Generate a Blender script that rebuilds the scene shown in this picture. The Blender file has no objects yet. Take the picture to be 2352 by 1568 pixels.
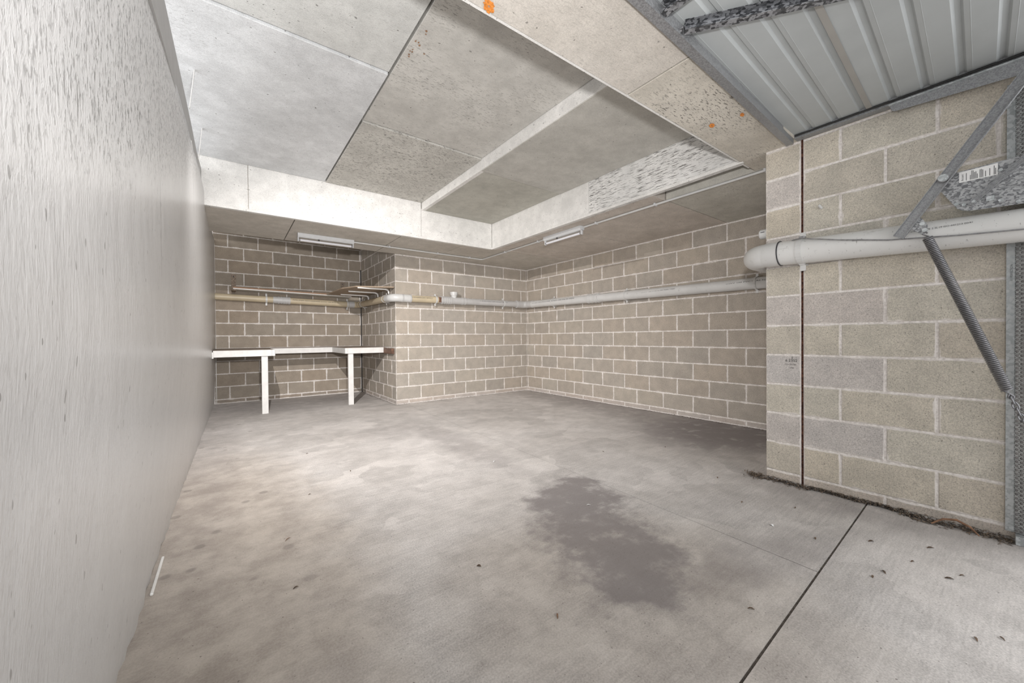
import bpy, bmesh, math, random
from mathutils import Vector, Matrix
random.seed(7)
S = bpy.context.scene
COL = S.collection
PI = math.pi

# ------------------------------------------------------------------ camera
cam_d = bpy.data.cameras.new('camera')
cam = bpy.data.objects.new('camera', cam_d); COL.objects.link(cam)
cam_d.sensor_width = 36.0; cam_d.sensor_fit = 'HORIZONTAL'
cam_d.lens = 876.56 / 2352 * 36.0
cam_d.clip_start = 0.01
YAW, PIT, ROL = 0.63609, -0.01007, -0.00857
F = Vector((math.sin(YAW), math.cos(YAW), 0)); R = Vector((math.cos(YAW), -math.sin(YAW), 0)); U = Vector((0, 0, 1))
F2 = F * math.cos(PIT) + U * math.sin(PIT); U2 = -F * math.sin(PIT) + U * math.cos(PIT)
R3 = R * math.cos(ROL) + U2 * math.sin(ROL); U3 = -R * math.sin(ROL) + U2 * math.cos(ROL)
m = Matrix((R3, U3, -F2)).transposed().to_4x4(); m.translation = Vector((0, 0, 1.0))
cam.matrix_world = m
S.camera = cam
S.cycles.diffuse_bounces = 3; S.cycles.glossy_bounces = 2; S.cycles.max_bounces = 6
S.cycles.caustics_reflective = False; S.cycles.caustics_refractive = False

# ------------------------------------------------------------------ world, lamps, exposure
S.view_settings.view_transform = 'Standard'
try: S.view_settings.look = 'None'
except Exception: pass
S.view_settings.gamma = 1.0
S.view_settings.use_curve_mapping = False
S.view_settings.exposure = 0.10
W = bpy.data.worlds.new('daylight'); S.world = W; W.use_nodes = True
W.node_tree.nodes['Background'].inputs[0].default_value = (0.975, 0.985, 1.0, 1)
W.node_tree.nodes['Background'].inputs[1].default_value = 2.3

def lamp(name, kind, loc, energy, color, radius=0.05, target=None, spot=None, blend=0.5, linear=True):
    d = bpy.data.lights.new(name, kind); d.energy = energy; d.color = color
    if kind in ('POINT', 'SPOT'): d.shadow_soft_size = radius
    if spot: d.spot_size = math.radians(spot); d.spot_blend = blend
    o = bpy.data.objects.new(name, d); COL.objects.link(o); o.location = loc
    if linear:          # gentle fall-off, as the photograph's blended exposures show it
        d.use_nodes = True; nt = d.node_tree; em = nt.nodes['Emission']; fo = nt.nodes.new('ShaderNodeLightFalloff')
        fo.inputs[0].default_value = 1.0; nt.links.new(fo.outputs['Linear'], em.inputs['Strength'])
    if target is not None:
        o.rotation_euler = (Vector(target) - Vector(loc)).to_track_quat('-Z', 'Y').to_euler()
    return o
lamp('bounce_spot', 'SPOT', (0.10, 2.90, 2.55), 104, (1.0, 0.965, 0.94), 0.0, (1.4, 4.3, 0.35), 136, 1.0)  # unseen spot added to stand in for flash bounced off the ceiling corner
lamp('flash_up', 'SPOT', (0.15, 0.05, 1.35), 72, (1.0, 0.98, 0.97), 0.05, (1.2, 3.2, 2.3), 150, 1.0)

# ------------------------------------------------------------------ materials
MATS = {}
class NT:
    def __init__(s, name):
        s.m = bpy.data.materials.new(name); s.m.use_nodes = True
        s.t = s.m.node_tree; s.b = s.t.nodes['Principled BSDF']; MATS[name] = s.m
    def n(s, kind, props=None, **inp):
        nd = s.t.nodes.new(kind)
        for k, v in (props or {}).items(): setattr(nd, k, v)
        for k, v in inp.items():
            key = int(k[1:]) if k[0] == 'i' and k[1:].isdigit() else k.replace('_', ' ')
            s.set(nd.inputs[key], v)
        return nd
    def set(s, sock, v):
        if isinstance(v, bpy.types.NodeSocket): s.t.links.new(v, sock)
        elif isinstance(v, bpy.types.Node): s.t.links.new(v.outputs[0], sock)
        else:
            if isinstance(v, (tuple, list)) and len(v) == 3 and len(sock.default_value) == 4: v = (*v, 1)
            sock.default_value = v
    def math(s, op, a, b=0.0, c=0.0, clamp=False):
        nd = s.n('ShaderNodeMath', {'operation': op, 'use_clamp': clamp}); s.set(nd.inputs[0], a); s.set(nd.inputs[1], b)
        s.set(nd.inputs[2], c); return nd.outputs[0]
    def mix(s, f, a, b, mode='MIX'):
        nd = s.n('ShaderNodeMix', {'data_type': 'RGBA', 'blend_type': mode})
        s.set(nd.inputs[0], f); s.set(nd.inputs[6], a); s.set(nd.inputs[7], b); return nd.outputs[2]
    def step(s, v, lo, hi, a=0.0, b=1.0):
        nd = s.n('ShaderNodeMapRange', {'interpolation_type': 'SMOOTHSTEP', 'clamp': True})
        s.set(nd.inputs[0], v)
        for i, x in enumerate((lo, hi, a, b)): s.set(nd.inputs[i + 1], x)
        return nd.outputs[0]
    def pos(s): return s.n('ShaderNodeNewGeometry').outputs['Position']
    def map(s, v, scale=(1, 1, 1), rot=(0, 0, 0), loc=(0, 0, 0)):
        nd = s.n('ShaderNodeMapping'); s.set(nd.inputs[0], v); nd.inputs[1].default_value = loc
        nd.inputs[2].default_value = rot; nd.inputs[3].default_value = scale; return nd.outputs[0]
    def noise(s, v, scale, detail=4, rough=0.55, dist=0.0):
        nd = s.n('ShaderNodeTexNoise'); s.set(nd.inputs['Vector'], v); nd.inputs['Scale'].default_value = scale
        nd.inputs['Detail'].default_value = detail; nd.inputs['Roughness'].default_value = rough
        nd.inputs['Distortion'].default_value = dist; return nd.outputs[0]
    def noisec(s, v, scale, detail=3):
        nd = s.n('ShaderNodeTexNoise'); s.set(nd.inputs['Vector'], v); nd.inputs['Scale'].default_value = scale
        nd.inputs['Detail'].default_value = detail; return nd.outputs[1]
    def voro(s, v, scale, feat='F1', out=0, rnd=1.0):
        nd = s.n('ShaderNodeTexVoronoi', {'feature': feat}); s.set(nd.inputs['Vector'], v); nd.inputs['Scale'].default_value = scale
        nd.inputs['Randomness'].default_value = rnd; return nd.outputs[out]
    def sep(s, v): return s.n('ShaderNodeSeparateXYZ', i0=v).outputs
    def bump(s, h, strength=0.3, dist=0.01, normal=None):
        nd = s.n('ShaderNodeBump'); s.set(nd.inputs['Height'], h); nd.inputs['Strength'].default_value = strength
        nd.inputs['Distance'].default_value = dist
        if normal is not None: s.set(nd.inputs['Normal'], normal)
        return nd.outputs[0]
    def out(s, color=None, rough=None, metal=None, normal=None, spec=None):
        if color is not None: s.set(s.b.inputs['Base Color'], color)
        if rough is not None: s.set(s.b.inputs['Roughness'], rough)
        if metal is not None: s.set(s.b.inputs['Metallic'], metal)
        if normal is not None: s.set(s.b.inputs['Normal'], normal)
        if spec is not None: s.set(s.b.inputs['Specular IOR Level'], spec)
        return s.m

def plain(name, col, rough=0.5, metal=0.0, var=0.06, scale=30, spec=0.5, dirt=0.0, dirtcol=(0.06, 0.05, 0.04)):
    t = NT(name); p = t.pos()
    n = t.noise(p, scale, 5)
    c = t.mix(t.step(n, 0.3, 0.7), tuple(x * (1 - var) for x in col), tuple(min(1, x * (1 + var)) for x in col))
    if dirt > 0:
        d = t.noise(p, 14, 8, 0.7)
        c = t.mix(t.math('MULTIPLY', t.step(d, 0.58, 0.72), dirt), c, dirtcol)
    return t.out(c, rough, metal, spec=spec)

def galv(name, dark, light, scale=60, stretch=(1, 1, 1)):
    t = NT(name); p = t.map(t.n('ShaderNodeTexCoord').outputs['Object'], stretch)
    v = t.sep(t.voro(p, scale, out=1))[0]
    n = t.noise(p, scale * 0.5, 4)
    f = t.math('ADD', t.math('MULTIPLY', v, 0.75), t.math('MULTIPLY', n, 0.25))
    return t.out(t.mix(t.step(f, 0.2, 0.8), dark, light), t.step(v, 0, 1, 0.35, 0.6), 0.55)

# concrete block: object colour tints it, mortar smears over the arrises
def block_material():
    t = NT('concrete_block'); p = t.pos()
    tc = t.n('ShaderNodeTexCoord').outputs['Generated']
    g = t.sep(tc)
    L = t.n('ShaderNodeAttribute', {'attribute_type': 'OBJECT', 'attribute_name': 'block_length'}).outputs['Fac']
    Hh = t.n('ShaderNodeAttribute', {'attribute_type': 'OBJECT', 'attribute_name': 'block_height'}).outputs['Fac']
    dx = t.math('MULTIPLY', t.math('SUBTRACT', 0.5, t.math('ABSOLUTE', t.math('SUBTRACT', g[0], 0.5))), L)
    dz = t.math('MULTIPLY', t.math('SUBTRACT', 0.5, t.math('ABSOLUTE', t.math('SUBTRACT', g[2], 0.5))), Hh)
    d = t.math('MINIMUM', dx, dz)
    nn = t.noise(p, 9, 4, 0.62)
    edge = t.math('SUBTRACT', d, t.math('MULTIPLY', t.step(nn, 0.42, 0.8), 0.010))
    smear = t.math('SUBTRACT', 1.0, t.step(edge, -0.002, 0.0045))
    base = t.n('ShaderNodeObjectInfo').outputs['Color']
    fine = t.noise(p, 170, 2, 0.6)
    mid = t.noise(p, 9, 2)
    c = t.mix(t.step(mid, 0.25, 0.75), t.mix(1.0, base, (0.92, 0.92, 0.92), 'MULTIPLY'), t.mix(1.0, base, (1.07, 1.065, 1.06), 'MULTIPLY'))
    c = t.mix(t.step(fine, 0.3, 0.7), t.mix(1.0, c, (0.82, 0.82, 0.82), 'MULTIPLY'), t.mix(1.0, c, (1.12, 1.12, 1.12), 'MULTIPLY'))
    pit = t.math('MULTIPLY', t.step(t.noise(p, 210, 2, 0.5), 0.63, 0.68), 0.75)
    pit2 = t.math('MULTIPLY', t.step(t.noise(p, 75, 2, 0.5), 0.715, 0.74), 0.85)
    pits = t.math('MAXIMUM', pit, pit2)
    c = t.mix(t.math('MULTIPLY', pits, 0.72), c, (0.055, 0.045, 0.035))
    blotch = t.step(t.noise(p, 3.2, 4, 0.65), 0.66, 0.78)
    c = t.mix(t.math('MULTIPLY', blotch, 0.35), c, (0.62, 0.58, 0.54))
    mort = t.mix(t.noise(p, 60, 1), (0.66, 0.615, 0.58), (0.88, 0.84, 0.80))
    c = t.mix(smear, c, mort)
    return t.out(c, 0.92, normal=t.bump(fine, 0.3, 0.0025), spec=0.2)

def mortar_material():
    t = NT('mortar'); p = t.pos()
    n = t.noise(p, 70, 2); n2 = t.noise(p, 8, 3)
    c = t.mix(t.step(n, 0.3, 0.7), (0.68, 0.635, 0.60), (0.90, 0.86, 0.825))
    c = t.mix(t.math('MULTIPLY', t.step(n2, 0.62, 0.75), 0.35), c, (0.28, 0.24, 0.2))
    return t.out(c, 0.95, normal=t.bump(n, 0.5, 0.004), spec=0.2)

def concrete(name, c1, c2, stretch=(1, 1, 1), pit=0.7, pit_lo=0.64, bump=0.3, pscale=60, rough=0.9):
    """object colour tints a panel, object alpha says how scarred it is"""
    t = NT(name); p = t.pos(); oi = t.n('ShaderNodeObjectInfo'); wear = oi.outputs['Alpha']
    big = t.noise(p, 1.6, 4, 0.62); mid = t.noise(p, 9, 4, 0.65)
    st = t.noise(t.map(p, stretch), pscale, 3, 0.62); fine = t.noise(p, 230, 1)
    c = t.mix(t.step(big, 0.3, 0.7), c1, c2)
    c = t.mix(1.0, c, oi.outputs['Color'], 'MULTIPLY')
    k = t.math('ADD', t.math('MULTIPLY', t.step(mid, 0.3, 0.72), 0.16), t.math('MULTIPLY', t.step(fine, 0.25, 0.75), 0.20))
    c = t.mix(1.0, c, t.n('ShaderNodeCombineColor', i0=t.math('ADD', k, 0.82), i1=t.math('ADD', k, 0.82), i2=t.math('ADD', k, 0.82)), 'MULTIPLY')
    region = t.step(t.math('ADD', big, t.math('MULTIPLY', wear, 0.35)), 0.62, 0.95)
    pits = t.math('MULTIPLY', t.step(st, pit_lo, pit_lo + 0.04), t.math('ADD', 0.15, region), clamp=True)
    dots = t.math('MULTIPLY', t.step(t.noise(p, 40, 1), 0.745, 0.765), 0.85)
    pits = t.math('MAXIMUM', pits, dots)
    c = t.mix(t.math('MULTIPLY', pits, pit), c, (0.06, 0.052, 0.045))
    h = t.math('SUBTRACT', t.math('MULTIPLY', fine, 0.3), t.math('MULTIPLY', t.step(st, pit_lo, pit_lo + 0.04), 0.6))
    return t.out(c, rough, normal=t.bump(h, bump, 0.004), spec=0.25)

def left_wall_material():
    t = NT('painted_render'); p = t.pos(); y, z = t.sep(p)[1], t.sep(p)[2]
    st = t.noise(t.map(p, (1, 0.9, 0.30)), 150, 3, 0.65, 0.5); st2 = t.noise(t.map(p, (1, 1, 0.16)), 130, 2, 0.6)
    lump = t.noise(t.map(p, (1, 1, 0.5)), 11, 3)
    # flecks painted stronger above a wandering line, imitating where reflected glare picks them out
    line = t.math('SUBTRACT', z, t.math('ADD', 0.86, t.math('ADD', t.math('MULTIPLY', y, 0.345), t.math('MULTIPLY', lump, 0.16))))
    hi = t.step(line, -0.05, 0.10)
    hi = t.math('MULTIPLY', hi, t.step(y, 0.5, 1.35, 0.30, 1.0))
    c = t.mix(lump, (0.61, 0.605, 0.60), (0.73, 0.725, 0.72))
    glare_fleck = t.math('MULTIPLY', t.step(st, 0.53, 0.62), t.math('ADD', 0.10, t.math('MULTIPLY', hi, 0.8)))
    c = t.mix(glare_fleck, c, (0.12, 0.115, 0.11))
    sp = t.step(t.noise(t.map(p, (1, 1, 0.45)), 55, 1), 0.735, 0.755)
    c = t.mix(t.math('MULTIPLY', sp, 0.55), c, (0.13, 0.125, 0.12))
    wob = t.math('MULTIPLY', t.math('SUBTRACT', t.noise(p, 22, 2), 0.5), 0.012)
    for yc, z0 in ((1.93, 1.2), (3.35, 1.75), (0.555, 0.0)):
        ln = t.math('SUBTRACT', 1.0, t.step(t.math('ABSOLUTE', t.math('SUBTRACT', t.math('ADD', y, wob), yc)), 0.001 * yc, 0.0028 * yc))
        ln = t.math('MULTIPLY', t.math('MULTIPLY', ln, t.step(z, z0, z0 + 0.1)), t.step(st2, 0.35, 0.55))
        c = t.mix(t.math('MULTIPLY', ln, 0.7), c, (0.10, 0.095, 0.09))
    h = t.math('ADD', t.math('MULTIPLY', st, t.math('ADD', 0.25, hi)), t.math('ADD', t.math('MULTIPLY', st2, 0.2), t.math('MULTIPLY', lump, 0.8)))
    return t.out(c, 0.30, normal=t.bump(h, 0.6, 0.006), spec=0.55)

def floor_material():
    t = NT('floor_concrete'); p = t.pos(); xyz = t.sep(p)
    nc = t.noisec(p, 4.5, 2)
    warp = t.n('ShaderNodeVectorMath', {'operation': 'SCALE'}, i0=t.n('ShaderNodeVectorMath', {'operation': 'SUBTRACT'}, i0=nc, i1=(0.5, 0.5, 0.5)).outputs[0])
    warp.inputs['Scale'].default_value = 0.30
    pw = t.n('ShaderNodeVectorMath', {'operation': 'ADD'}, i0=p, i1=warp.outputs[0]).outputs[0]
    x, y = t.sep(pw)[0], t.sep(pw)[1]
    def r2(cx, cy, rx, ry, ang=0.0):
        ca, sa = math.cos(ang), math.sin(ang)
        dx = t.math('SUBTRACT', x, cx); dy = t.math('SUBTRACT', y, cy)
        a = t.math('DIVIDE', t.math('MULTIPLY_ADD', dx, ca, t.math('MULTIPLY', dy, sa)), rx)
        b = t.math('DIVIDE', t.math('MULTIPLY_ADD', dy, ca, t.math('MULTIPLY', dx, -sa)), ry)
        return t.math('MULTIPLY_ADD', a, a, t.math('MULTIPLY', b, b))
    def blob(cx, cy, rx, ry, ang, amt): return t.math('MULTIPLY', t.math('SUBTRACT', 1.0, t.step(r2(cx, cy, rx, ry, ang), 0.05, 1.3)), amt)
    def mx(*a):
        r = a[0]
        for b in a[1:]: r = t.math('MAXIMUM', r, b)
        return r
    big = t.noise(p, 0.9, 3, 0.6); mid = t.noise(p, 6, 5, 0.68); fine = t.noise(p, 150, 2, 0.65)
    c = t.mix(t.step(big, 0.3, 0.7), (0.475, 0.447, 0.425), (0.565, 0.537, 0.518))
    # trowel swipes: rounded overlapping patches, each with its own brush direction
    vo = t.n('ShaderNodeTexVoronoi', {'feature': 'F1'}, Vector=t.map(pw, (1.0, 1.7, 1), (0, 0, 0.5))); vo.inputs['Scale'].default_value = 2.3
    cs = t.sep(vo.outputs[1])
    sw1 = t.noise(t.map(p, (1, 16, 1), (0, 0, 0.55)), 5, 3, 0.6, 0.15); sw2 = t.noise(t.map(p, (1, 16, 1), (0, 0, -0.75)), 5, 3, 0.6, 0.15)
    sw = t.math('ADD', t.math('MULTIPLY', sw1, t.step(cs[0], 0.45, 0.55)), t.math('MULTIPLY', sw2, t.step(cs[0], 0.55, 0.45)))
    v = t.math('ADD', t.math('MULTIPLY', t.step(sw, 0.28, 0.72), 0.15), t.math('MULTIPLY', cs[1], 0.17))
    v = t.math('ADD', v, t.math('MULTIPLY', t.step(mid, 0.3, 0.72), 0.22))
    v = t.math('ADD', v, t.math('MULTIPLY', t.step(fine, 0.3, 0.7), 0.32))
    v = t.math('ADD', v, 0.60)
    c = t.mix(1.0, c, t.n('ShaderNodeCombineColor', i0=v, i1=v, i2=v), 'MULTIPLY')
    # tan tinge round oil stain and joint; shade painted in along the left wall
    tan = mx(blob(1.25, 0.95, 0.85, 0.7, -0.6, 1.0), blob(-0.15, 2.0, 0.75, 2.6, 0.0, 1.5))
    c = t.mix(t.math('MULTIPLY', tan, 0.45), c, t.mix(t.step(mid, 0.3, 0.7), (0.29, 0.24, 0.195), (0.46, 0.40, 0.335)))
    # the oil stain: one mass with a frayed edge
    field = None
    for a in ((1.66, 1.70, 0.26, 0.25), (1.50, 1.34, 0.27, 0.25), (1.31, 0.95, 0.22, 0.21), (1.54, 1.00, 0.13, 0.12), (1.92, 1.80, 0.13, 0.20)):
        q = t.math('DIVIDE', 1.0, t.math('ADD', r2(*a), 0.08)); field = q if field is None else t.math('ADD', field, q)
    fray = t.math('MULTIPLY', t.math('SUBTRACT', t.noise(p, 16, 4, 0.7), 0.5), 2.6)
    st = t.step(t.math('ADD', field, fray), 0.85, 2.5)
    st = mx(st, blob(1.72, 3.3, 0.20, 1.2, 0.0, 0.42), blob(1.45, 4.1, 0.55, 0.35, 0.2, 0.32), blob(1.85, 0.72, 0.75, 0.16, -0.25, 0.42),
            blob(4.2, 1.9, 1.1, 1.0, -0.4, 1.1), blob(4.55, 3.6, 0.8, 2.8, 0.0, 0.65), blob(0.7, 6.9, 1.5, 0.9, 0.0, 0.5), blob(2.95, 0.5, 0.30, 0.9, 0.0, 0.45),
            blob(-0.2, 4.5, 0.30, 3.0, 0.0, 0.30))  # shade along the painted wall, put in as a faint dark patch
    worn = t.math('SUBTRACT', 1.0, t.math('MULTIPLY', t.step(mid, 0.52, 0.70), 0.40))
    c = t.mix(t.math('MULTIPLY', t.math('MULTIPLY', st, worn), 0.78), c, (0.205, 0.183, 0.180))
    # drips along the painted wall, flecks
    dr = t.voro(p, 5.2)
    c = t.mix(t.math('MULTIPLY', t.math('MULTIPLY', t.math('SUBTRACT', 1.0, t.step(dr, 0.09, 0.16)), t.math('SUBTRACT', 1.0, t.step(xyz[0], 0.1, 0.45))), 0.45), c, (0.16, 0.145, 0.13))
    sp = t.step(t.noise(p, 95, 1), 0.73, 0.75)
    c = t.mix(t.math('MULTIPLY', sp, 0.65), c, (0.11, 0.095, 0.08))
    return t.out(c, 0.78, normal=t.bump(fine, 0.28, 0.003), spec=0.3)

M_block = block_material(); M_mortar = mortar_material()
M_soffit = concrete('soffit_concrete', (0.56, 0.53, 0.485), (0.65, 0.62, 0.575), (0.25, 1, 1), 0.7, 0.575, 0.3, pscale=120)
M_ceil = concrete('ceiling_concrete', (0.545, 0.537, 0.515), (0.645, 0.637, 0.613), (0.3, 1, 1), 0.7, 0.575, 0.3, pscale=120)
M_fascia = concrete('whitewashed_concrete', (0.74, 0.73, 0.705), (0.83, 0.815, 0.79), (0.9, 0.9, 1), 0.6, 0.65, 0.3, pscale=95)
M_grain = concrete('board_marked_concrete', (0.72, 0.715, 0.70), (0.82, 0.81, 0.79), (1, 0.08, 1), 0.75, 0.55, 0.5, pscale=150)
M_left = left_wall_material()
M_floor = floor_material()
M_groove = plain('joint_dirt', (0.10, 0.085, 0.072), 0.95, var=0.4, scale=60)
M_rust = NT('rusty_joint')
_p = M_rust.pos(); M_rust = M_rust.out(M_rust.mix(M_rust.step(M_rust.noise(_p, 90, 4), 0.4, 0.65), (0.035, 0.012, 0.008), (0.16, 0.07, 0.045)), 0.85)
M_pvc = plain('white_pvc', (0.67, 0.67, 0.66), 0.32, var=0.04, scale=5, dirt=0.25, dirtcol=(0.25, 0.24, 0.22))
M_pvc2 = plain('grey_white_pvc', (0.56, 0.553, 0.545), 0.36, var=0.05, scale=6, dirt=0.18, dirtcol=(0.3, 0.28, 0.25))
def scuffed():
    t = NT('scuffed_pvc'); p = t.pos()
    c = t.mix(t.noise(p, 5, 3), (0.70, 0.70, 0.685), (0.78, 0.78, 0.77))
    sc = t.step(t.noise(t.map(p, (1, 1.5, 0.5)), 60, 3, 0.7), 0.64, 0.70)
    c = t.mix(t.math('MULTIPLY', sc, 0.6), c, (0.16, 0.15, 0.135))
    sm = t.step(t.noise(t.map(p, (1, 0.4, 1.6)), 16, 4, 0.7), 0.62, 0.74)
    c = t.mix(t.math('MULTIPLY', sm, 0.4), c, (0.30, 0.28, 0.25))
    return t.out(c, 0.33)
M_scuff = scuffed()
M_cream = plain('cream_pvc', (0.60, 0.51, 0.36), 0.4, var=0.06, scale=8)
M_ink = plain('black_ink', (0.03, 0.03, 0.035), 0.7, var=0.1)
M_pencil = plain('pencil_mark', (0.10, 0.095, 0.09), 0.9, var=0.3, scale=300)
M_galv = galv('galvanised_spangle', (0.17, 0.175, 0.185), (0.48, 0.49, 0.50), 170, (1, 0.7, 1))
M_galvrail = galv('galvanised_rail', (0.27, 0.275, 0.285), (0.38, 0.39, 0.40), 220)
M_galvdark = galv('galvanised_channel', (0.07, 0.073, 0.08), (0.36, 0.37, 0.39), 130, (0.7, 0.7, 1))
M_galvlight = galv('galvanised_bright', (0.42, 0.45, 0.46), (0.62, 0.65, 0.66), 90)
M_steel = plain('dull_steel', (0.36, 0.36, 0.37), 0.4, 0.7, var=0.2, scale=60)
M_spring = plain('spring_steel', (0.23, 0.23, 0.24), 0.4, 0.75, var=0.12, scale=60)
M_sheet = plain('door_sheet_steel', (0.43, 0.455, 0.46), 0.45, 0.0, var=0.03, scale=6)
M_sheet2 = plain('door_sheet_lap', (0.34, 0.33, 0.31), 0.5, 0.0, var=0.03, scale=6)
M_whitepaint = plain('white_gloss_timber', (0.80, 0.79, 0.77), 0.45, var=0.05, scale=12, dirt=0.2)
M_board = plain('worktop_board', (0.27, 0.22, 0.18), 0.7, var=0.2, scale=10, dirt=0.3)
M_brown = plain('stained_timber', (0.16, 0.085, 0.055), 0.6, var=0.3, scale=18)
M_chip = plain('chipboard_edge', (0.34, 0.20, 0.12), 0.8, var=0.3, scale=120)
M_chipface = plain('chipboard_face', (0.40, 0.31, 0.23), 0.8, var=0.22, scale=90)
M_melamine = plain('melamine', (0.62, 0.60, 0.57), 0.4, var=0.05)
M_batten = plain('enamelled_steel', (0.66, 0.67, 0.68), 0.35, var=0.03)
M_tube = plain('fluorescent_glass', (0.82, 0.82, 0.86), 0.15, var=0.02)
M_black = plain('dark_fitting', (0.05, 0.05, 0.055), 0.5, var=0.2)
M_orange = plain('orange_spray', (0.78, 0.27, 0.05), 0.8, var=0.3, scale=120)
M_leafm = plain('dry_leaf', (0.13, 0.085, 0.055), 0.8, var=0.5, scale=40)
M_leaf2 = plain('brown_leaf', (0.22, 0.12, 0.07), 0.8, var=0.4, scale=50)
M_litter = NT('leaf_litter')
_p = M_litter.pos(); M_litter = M_litter.out(M_litter.mix(M_litter.step(M_litter.noise(_p, 60, 3), 0.35, 0.65), (0.045, 0.035, 0.028), (0.26, 0.20, 0.15)), 0.9)
M_label = plain('label_paper', (0.85, 0.85, 0.84), 0.6, var=0.02)
M_flash = plain('grey_flashing', (0.42, 0.415, 0.41), 0.5, var=0.05, scale=10, dirt=0.2)
M_sealant = plain('black_sealant', (0.02, 0.02, 0.02), 0.7, var=0.2)

# ------------------------------------------------------------------ mesh helpers
def link(name, me, mat=None, parent=None, smooth=False):
    o = bpy.data.objects.new(name, me); COL.objects.link(o)
    if mat is not None: me.materials.append(mat)
    if parent is not None: o.parent = parent
    if smooth:
        for f in me.polygons: f.use_smooth = True
    return o
def pyd(v, f, name='mesh'):
    me = bpy.data.meshes.new(name); me.from_pydata([tuple(x) for x in v], [], f); me.update(); return me
def bmk(bm, name='mesh'):
    bmesh.ops.recalc_face_normals(bm, faces=bm.faces)
    me = bpy.data.meshes.new(name); bm.to_mesh(me); bm.free(); return me
def add_box(bm, lo, hi, bev=0.0):
    r = bmesh.ops.create_cube(bm, size=1.0)
    lo, hi = Vector(lo), Vector(hi); c = (lo + hi) / 2; s = hi - lo
    for v in r['verts']: v.co = Vector((v.co.x * s.x + c.x, v.co.y * s.y + c.y, v.co.z * s.z + c.z))
    if bev > 0:
        es = list({e for v in r['verts'] for e in v.link_edges})
        bmesh.ops.bevel(bm, geom=es, offset=bev, segments=1, affect='EDGES')
def box(name, lo, hi, mat, parent=None, bev=0.002):
    bm = bmesh.new(); add_box(bm, lo, hi, bev); return link(name, bmk(bm, name), mat, parent)
def add_tube(bm, pts, r, seg=16, cap=True):
    """sweep a circle of radius r (number or list) along pts"""
    pts = [Vector(p) for p in pts]; n = len(pts); rr = r if isinstance(r, (list, tuple)) else [r] * n
    prev = None; rings = []
    for i, p in enumerate(pts):
        t = (pts[min(i + 1, n - 1)] - pts[max(i - 1, 0)]).normalized()
        if prev is None:
            a = Vector((0, 0, 1)) if abs(t.z) < 0.9 else Vector((1, 0, 0))
            u = t.cross(a).normalized()
        else:
            u = (prev - t * prev.dot(t)).normalized()
        prev = u; w = t.cross(u)
        rings.append([bm.verts.new(p + (u * math.cos(2 * PI * k / seg) + w * math.sin(2 * PI * k / seg)) * rr[i]) for k in range(seg)])
    for a, b in zip(rings, rings[1:]):
        for k in range(seg): bm.faces.new((a[k], a[(k + 1) % seg], b[(k + 1) % seg], b[k]))
    if cap:
        bm.faces.new(rings[0][::-1]); bm.faces.new(rings[-1])
def smooth_by_angle(me, ang=0.7):
    for f in me.polygons: f.use_smooth = True
    bm = bmesh.new(); bm.from_mesh(me)
    for e in bm.edges:
        if len(e.link_faces) == 2 and e.calc_face_angle(0) > ang: e.smooth = False
    bm.to_mesh(me); bm.free()
def tube(name, pts, r, mat, parent=None, seg=20, cap=True):
    bm = bmesh.new(); add_tube(bm, pts, r, seg, cap); me = bmk(bm, name); smooth_by_angle(me)
    return link(name, me, mat, parent)
def arc(c, a, b, n=8):
    """quarter arc: centre c, from c+a to c+b"""
    c, a, b = Vector(c), Vector(a), Vector(b)
    return [c + a * math.cos(t * PI / 2 / n) + b * math.sin(t * PI / 2 / n) for t in range(n + 1)]
def prism(name, poly, d, mat, parent=None, bev=0.0):
    """polygon (list of 3D points) extruded by vector d"""
    bm = bmesh.new(); d = Vector(d)
    vs = [bm.verts.new(p) for p in poly]; f = bm.faces.new(vs)
    r = bmesh.ops.extrude_face_region(bm, geom=[f])
    for v in [g for g in r['geom'] if isinstance(g, bmesh.types.BMVert)]: v.co += d
    if bev: bmesh.ops.bevel(bm, geom=list(bm.edges), offset=bev, segments=1, affect='EDGES')
    return link(name, bmk(bm, name), mat, parent)
def empty(name, loc=(0, 0, 0)):
    o = bpy.data.objects.new(name, None); o.empty_display_size = 0.1; COL.objects.link(o); o.location = loc; return o
def tag(o, label, cat, group=None):
    o['label'] = label; o['category'] = cat
    if group: o['group'] = group
    return o
def thing(name, label, cat, group=None): return tag(empty(name), label, cat, group)
def struct(o): o['kind'] = 'structure'; return o
def text_mesh(body, size):
    cu = bpy.data.curves.new('txt', 'FONT'); cu.body = body; cu.size = size; cu.resolution_u = 2
    o = bpy.data.objects.new('txt', cu); COL.objects.link(o)
    me = bpy.data.meshes.new_from_object(o.evaluated_get(bpy.context.evaluated_depsgraph_get()))
    bpy.data.objects.remove(o); bpy.data.curves.remove(cu); return me
def flat_text(name, body, size, origin, u, v, mat, parent=None, xs=1.0):
    me = text_mesh(body, size); O, u, v = Vector(origin), Vector(u), Vector(v)
    for w in me.vertices: w.co = O + u * (w.co.x * xs) + v * w.co.y
    return link(name, me, mat, parent)
def pipe_text(name, body, size, start, u, n, r, ang, mat, parent, xs=1.0):
    """print wrapped on a pipe: axis direction u, n = horizontal direction to viewer, ang = elevation of baseline"""
    me = text_mesh(body, size); O, u, n = Vector(start), Vector(u).normalized(), Vector(n).normalized()
    for w in me.vertices:
        a = ang + w.co.y / r
        w.co = O + u * (w.co.x * xs) + (n * math.cos(a) + Vector((0, 0, 1)) * math.sin(a)) * (r + 0.0006)
    return link(name, me, mat, parent)

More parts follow.
